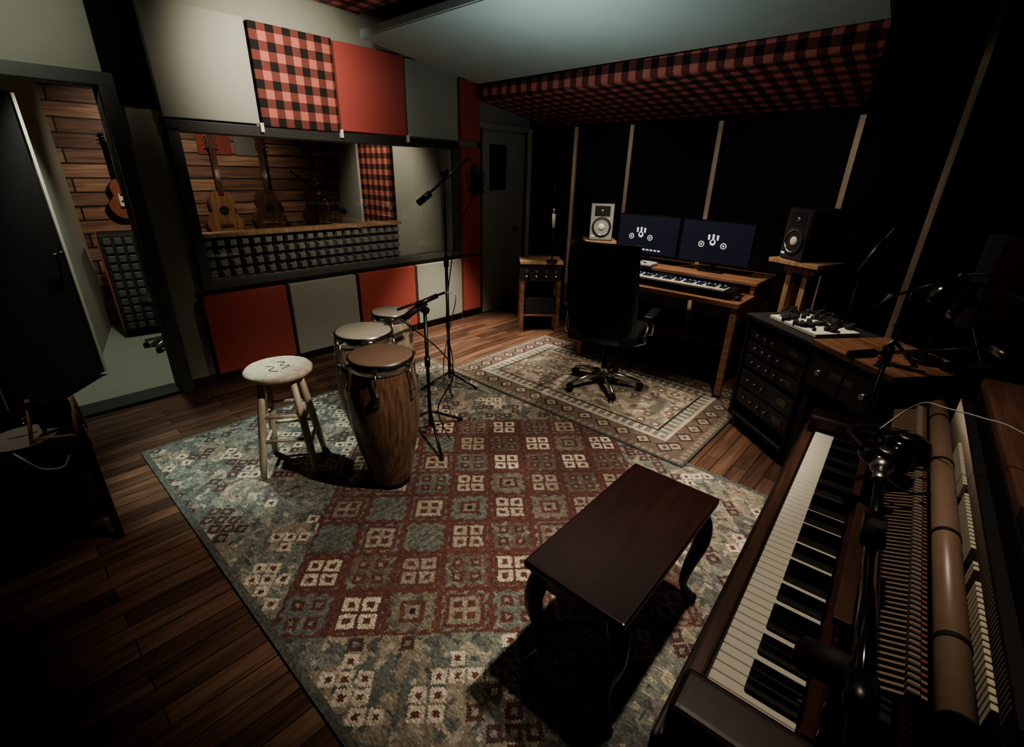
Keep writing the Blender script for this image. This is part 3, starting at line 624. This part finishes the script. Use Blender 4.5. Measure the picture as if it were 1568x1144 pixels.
c.cyl((.26,-.10,1.10),(.31,-.13,1.08),.016,steel); c.tube(catmull([(-.10,.04,.93),(-.12,.05,.7),(-.06,.02,.4),(-.08,-.02,.1),(-.15,-.1,.01)]),.004,blackm,6)
c.done('microphone_boom_stand',(-.06,2.26,0))
c=B(); tri(c,.18,.12,black,.4,z0=0); c.cyl((0,0,.06),(0,0,1.20),.010,black); c.cyl((0,0,1.14),(0,0,1.22),.018,black)
c.cyl((.08,-.05,1.19),(-.24,.20,1.24),.007,gmetal); c.cyl((-.24,.20,1.24),(-.27,.20,1.12),.018,black,r2=.022); c.sph((-.272,.20,1.11),.024,steel)
c.cyl((.03,-.03,1.0),(-.20,.02,.96),.006,gmetal); c.cyl((-.20,.02,.96),(-.25,.04,.93),.016,black); c.cyl((-.20,.12,1.08),(-.13,.12,.94),.005,white)
c.tube(catmull([(-.24,.2,1.2),(-.12,.1,1.05),(.0,.0,.9),(-.02,.0,.5),(.05,-.02,.1)]),.004,blackm,6)
c.done('microphone_boom_stand',(.36,2.38,0))
# ---------------------------------------------------------------- left foreground low table
c=B(); tb=mat('dark_table',(.030,.020,.015),.4,coat=.2)
x0,x1,y0,y1=-3.05,-2.45,-.95,.11; z=.50
c.box(((x0+x1)/2,(y0+y1)/2,z),(x1-x0,y1-y0,.03),tb,bev=.004)
c.box(((x0+x1)/2,(y0+y1)/2,z-.07),(x1-x0-.04,y1-y0-.04,.10),tb)
for x in (x0+.02,x1-.02):
    for y in (y0+.02,y1-.02): c.box((x,y,z/2-.008),(.03,.03,z-.016),tb)
c.box(((x0+x1)/2,(y0+y1)/2,.14),(x1-x0-.02,y1-y0-.02,.02),tb)
c.tube(catmull([(x1-.08,-.12,.52),(x1+.005,-.10,.525),(x1+.012,-.06,.46),(x1+.012,.0,.44),(x1+.012,.03,.48)]),.004,white,6)
c.done('low_side_table')
c=B(); c.lathe([(.001,.004),(.07,.004),(.11,.02),(.115,.022),(.11,.016),(.07,.0)],mat('dish_grey',(.45,.43,.38),.4),cap=False); c.done('white_dish',(-2.62,-.08,.517))
headphones((-2.80,-.06,.517),.5)
c=B()
for q in range(5): c.sph((random.uniform(-.08,.08),random.uniform(-.08,.06),.035),.033,mat('dark_red_knob',(.22,.05,.035),.4),(1,.8,.7))
c.tube(catmull([(-.12,-.08,.012),(-.1,.06,.04),(.06,.07,.03),(.08,-.08,.02),(0,-.11,.03),(-.1,-.02,.05),(.05,.03,.06)]),.010,blackm); c.done('coiled_cables',(-2.90,-.33,.517))
c=B(); c.box((0,.03,.10),(.14,.012,.15),blackm,rot=Matrix.Rotation(.35,4,'X'))
for sx in (-1,1): c.cyl((sx*.075,-.03,.005),(sx*.075,.04,.17),.007,tan); c.cyl((sx*.075,.04,.17),(sx*.075,.07,.005),.007,tan)
c.cyl((-.075,-.025,.02),(.075,-.025,.02),.007,tan); c.done('wooden_tablet_stand',(-2.55,.02,.518),math.radians(60),1.0)
# ---------------------------------------------------------------- booth contents
def guitar(name,loc,body,dark,electric=False,sc=1.):
    c=B(); ol=[]
    for k in range(40):
        a=2*PI*k/40
        yy=math.sin(a); zz=-math.cos(a)
        wv=.19 if zz<0 else .145
        if abs(zz)<.3: wv=.19+(.145-.19)*(zz+.3)/.6
        wv*= (1-.32*math.exp(-((zz-.15)/.25)**2))
        yy=math.copysign(abs(yy)**.8,yy)
        ol.append((yy*wv, zz*.245))
    M=Matrix(((0,0,1,0),(1,0,0,0),(0,1,0,0),(0,0,0,1)))
    c.prism(ol,.09 if not electric else .045,body,M)
    xx=.09 if not electric else .045
    if not electric: c.cyl((xx,0,.05),(xx+.002,0,.05),.048,blackm,seg=24)
    else: c.box((xx+.004,.02,-.02),(.008,.16,.16),white,bev=.003); c.box((xx+.01,0,.05),(.012,.08,.02),blackm); c.box((xx+.01,0,-.03),(.012,.08,.02),blackm)
    c.box((xx+.006,0,-.10),(.012,.13,.025),dark)
    c.box((xx+.005,0,.44),(.022,.052,.46),dark); c.box((xx-.005,0,.72),(.018,.075,.14),dark,bev=.006)
    for sy in (-1,1):
        for q in range(3): c.cyl((xx,sy*.035,.68+.04*q),(xx,sy*.06,.68+.04*q),.006,chrome,seg=8)
    for q in range(6): c.cyl((xx+.018,-.02+.008*q,-.10),(xx+.018,-.02+.008*q,.66),.0008,chrome,seg=4)
    c.cyl((-.02,0,.68),(xx,0,.68),.012,blackm)
    return c.done(name,loc,0,sc)
gb=wood('guitar_body',(.17,.08,.045),(.30,.16,.09),.3,'Z'); gd=wood('guitar_dark',(.06,.032,.02),(.11,.055,.036),.3,'Z'); gr=wood('guitar_pale',(.22,.08,.05),(.3,.12,.07),.3,'Z')
guitar('acoustic_guitar',(-6.37,2.05,1.04),gb,gd,sc=1.08); guitar('acoustic_guitar',(-6.37,2.56,1.05),gd,gd,sc=1.08); guitar('acoustic_guitar',(-6.37,3.18,1.08),gd,gd)
guitar('electric_guitar',(-6.36,1.17,1.24),gr,gd,electric=True,sc=.78)
rd2=mat('red_fabric_dark',(.20,.05,.04),.95); gd2=mat('grey_fabric_dark',(.15,.155,.13),.95)  # darker versions of the red and grey fabric
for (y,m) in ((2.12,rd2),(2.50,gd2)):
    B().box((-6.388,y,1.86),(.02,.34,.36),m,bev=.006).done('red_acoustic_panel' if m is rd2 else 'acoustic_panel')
pl_xz=plaid('plaid_fabric_booth',[0],[2],.118,(.46,.15,.11),(.15,.045,.035),(.012,.008,.008))
B().box((-5.42,3.545,1.40),(.66,.05,1.22),pl_xz,bev=.008).done('plaid_acoustic_panel')
B().box((-5.78,3.545,1.40),(.03,.05,1.22),white).done('trim_20')
c=B(); tri(c,.25,.1,black,.3,z0=0); c.cyl((0,0,.05),(0,0,1.25),.01,black); c.cyl((-.15,-.3,1.55),(.05,.1,1.2),.009,black); c.cyl((.05,.1,1.2),(.08,.16,1.12),.028,blackm); c.done('microphone_boom_stand',(-5.2,2.75,-.01))
c=B(); c.box((0,0,.52),(.34,.60,.92),blackm,bev=.01); c.box((0,-.307,.52),(.33,.014,.90),rd2,bev=.004)
for i in range(7):
    for j in range(11): c.box((.176,-.24+.08*i,.12+.08*j),(.02,.055,.06),mat('grille_grey',(.05,.05,.045),.7),bev=.006,seg=1)
for sx in (-1,1):
    for sy in (-1,1): c.cyl((sx*.13-.01,sy*.2,.03),(sx*.13+.01,sy*.2,.03),.03,blackm)
c.done('guitar_amplifier_cabinet',(-5.85,1.10,-.01),-.15)
c=B()
for k in range(5):
    a=2*PI*k/5+.5; x,y=.2*math.cos(a),.2*math.sin(a); c.tube([(0,0,.10),(x,y,.07)],.014,steel,8); c.cyl((x-.012,y,.026),(x+.012,y,.026),.026,blackm)
c.cyl((0,0,.08),(0,0,.42),.02,steel); c.lathe([(.001,.42),(.15,.42),(.16,.45),(.15,.48),(.001,.485)],blackm,cap=False); c.done('swivel_stool',(-5.22,1.02,-.01))
c=B(); c.box((0,0,.35),(.4,1.0,.62),blackm,bev=.01); c.box((0,0,.68),(.42,1.02,.03),rackw); c.done('booth_side_cabinet',(-6.15,3.0,-.01))
# ---------------------------------------------------------------- lights
def spot(name,loc,tgt,e,ang,blend=.5,col=(1,.86,.70),r=.04):
    l=bpy.data.lights.new(name,'SPOT'); l.energy=e; l.spot_size=math.radians(ang); l.spot_blend=blend; l.color=col; l.shadow_soft_size=r
    o=bpy.data.objects.new(name,l); S.collection.objects.link(o); o.location=loc
    o.rotation_euler=(Vector(tgt)-Vector(loc)).to_track_quat('-Z','Y').to_euler(); return o
def area(name,loc,tgt,e,size,col):
    l=bpy.data.lights.new(name,'AREA'); l.energy=e; l.size=size; l.color=col
    o=bpy.data.objects.new(name,l); S.collection.objects.link(o); o.location=loc
    o.rotation_euler=(Vector(tgt)-Vector(loc)).to_track_quat('-Z','Y').to_euler(); return o
spot('ceiling_spot_wall',(-3.0,1.66,2.42),(-4,1.86,2.16),72,94,.9,(1,.89,.76))
spot('ceiling_spot_door',(-3.0,.2,2.5),(-4,.35,2.35),24,75,.9,(.98,1,.86))
spot('ceiling_spot_rug_left',(-3.05,.85,2.5),(-2.86,.82,0),210,38,.7,(.86,1.,.90))
spot('ceiling_spot_rug',(-.35,1.6,2.5),(-1.55,1.68,0),190,71,.55,(1,.89,.74))
spot('ceiling_spot_lowwall',(-2.6,2.3,2.35),(-4.0,2.3,.5),50,75,.8)
spot('ceiling_spot_floor_back',(-3.2,3.15,2.1),(-3.35,3.15,0),330,58,.8,(1,.87,.72))
spot('ceiling_spot_desk',(-1.9,3.5,2.15),(-1.7,3.6,0),85,105,.6)
spot('ceiling_spot_rack',(-.75,2.9,2.4),(-.50,3.0,.8),90,62,.7)
spot('ceiling_spot_piano',(-.35,1.2,2.5),(.02,1.25,.8),44,75,.8)
spot('fill_spot_side_table',(-2.3,-.2,2.3),(-2.75,-.15,.5),16,40,.8)  # added fill spot to brighten the low table and its items
spot('strip_wash_left',(-2.6,2.6,2.15),(-2.75,4.72,1.1),24,62,.8)  # added wash to brighten the left back-wall strips, no fixture behind it
spot('strip_wash_right',(-1.0,2.6,2.15),(-1.05,4.72,1.15),30,62,.8)  # same added wash for the right back-wall strips
area('cloud_glow',(-1.9,2.3,1.75),(-2.0,2.8,2.5),9,.6,(.87,1.,.97))  # added unseen light in mid-air, aimed up to brighten the clouds
spot('booth_spot',(-4.9,1.7,2.35),(-6.4,1.7,1.3),75,90,.8)
spot('booth_spot_door',(-4.7,.8,2.35),(-5.0,.8,0),95,90,.8,(.95,1,.85))
spot('booth_spot_side',(-5.0,2.6,2.35),(-5.2,3.6,1.3),60,80,.8)
wd=bpy.data.worlds.new('world'); S.world=wd; wd.use_nodes=True; wd.node_tree.nodes['Background'].inputs[0].default_value=(1,.8,.65,1); wd.node_tree.nodes['Background'].inputs[1].default_value=.01
# ---------------------------------------------------------------- camera
F=726.0
Z=Vector((44,1692,726)).normalized(); Y=Vector((706,293,-726)); Y=(Y-Z*Y.dot(Z)).normalized(); X=Y.cross(Z).normalized()
cam=bpy.data.cameras.new('camera'); cam.sensor_fit='HORIZONTAL'; cam.sensor_width=36; cam.lens=36*F/1568; cam.clip_start=.02
co=bpy.data.objects.new('camera',cam); S.collection.objects.link(co)
M=Matrix((X,Y,Z)).to_4x4(); M.translation=Vector((0,0,1.6)); co.matrix_world=M
S.camera=co
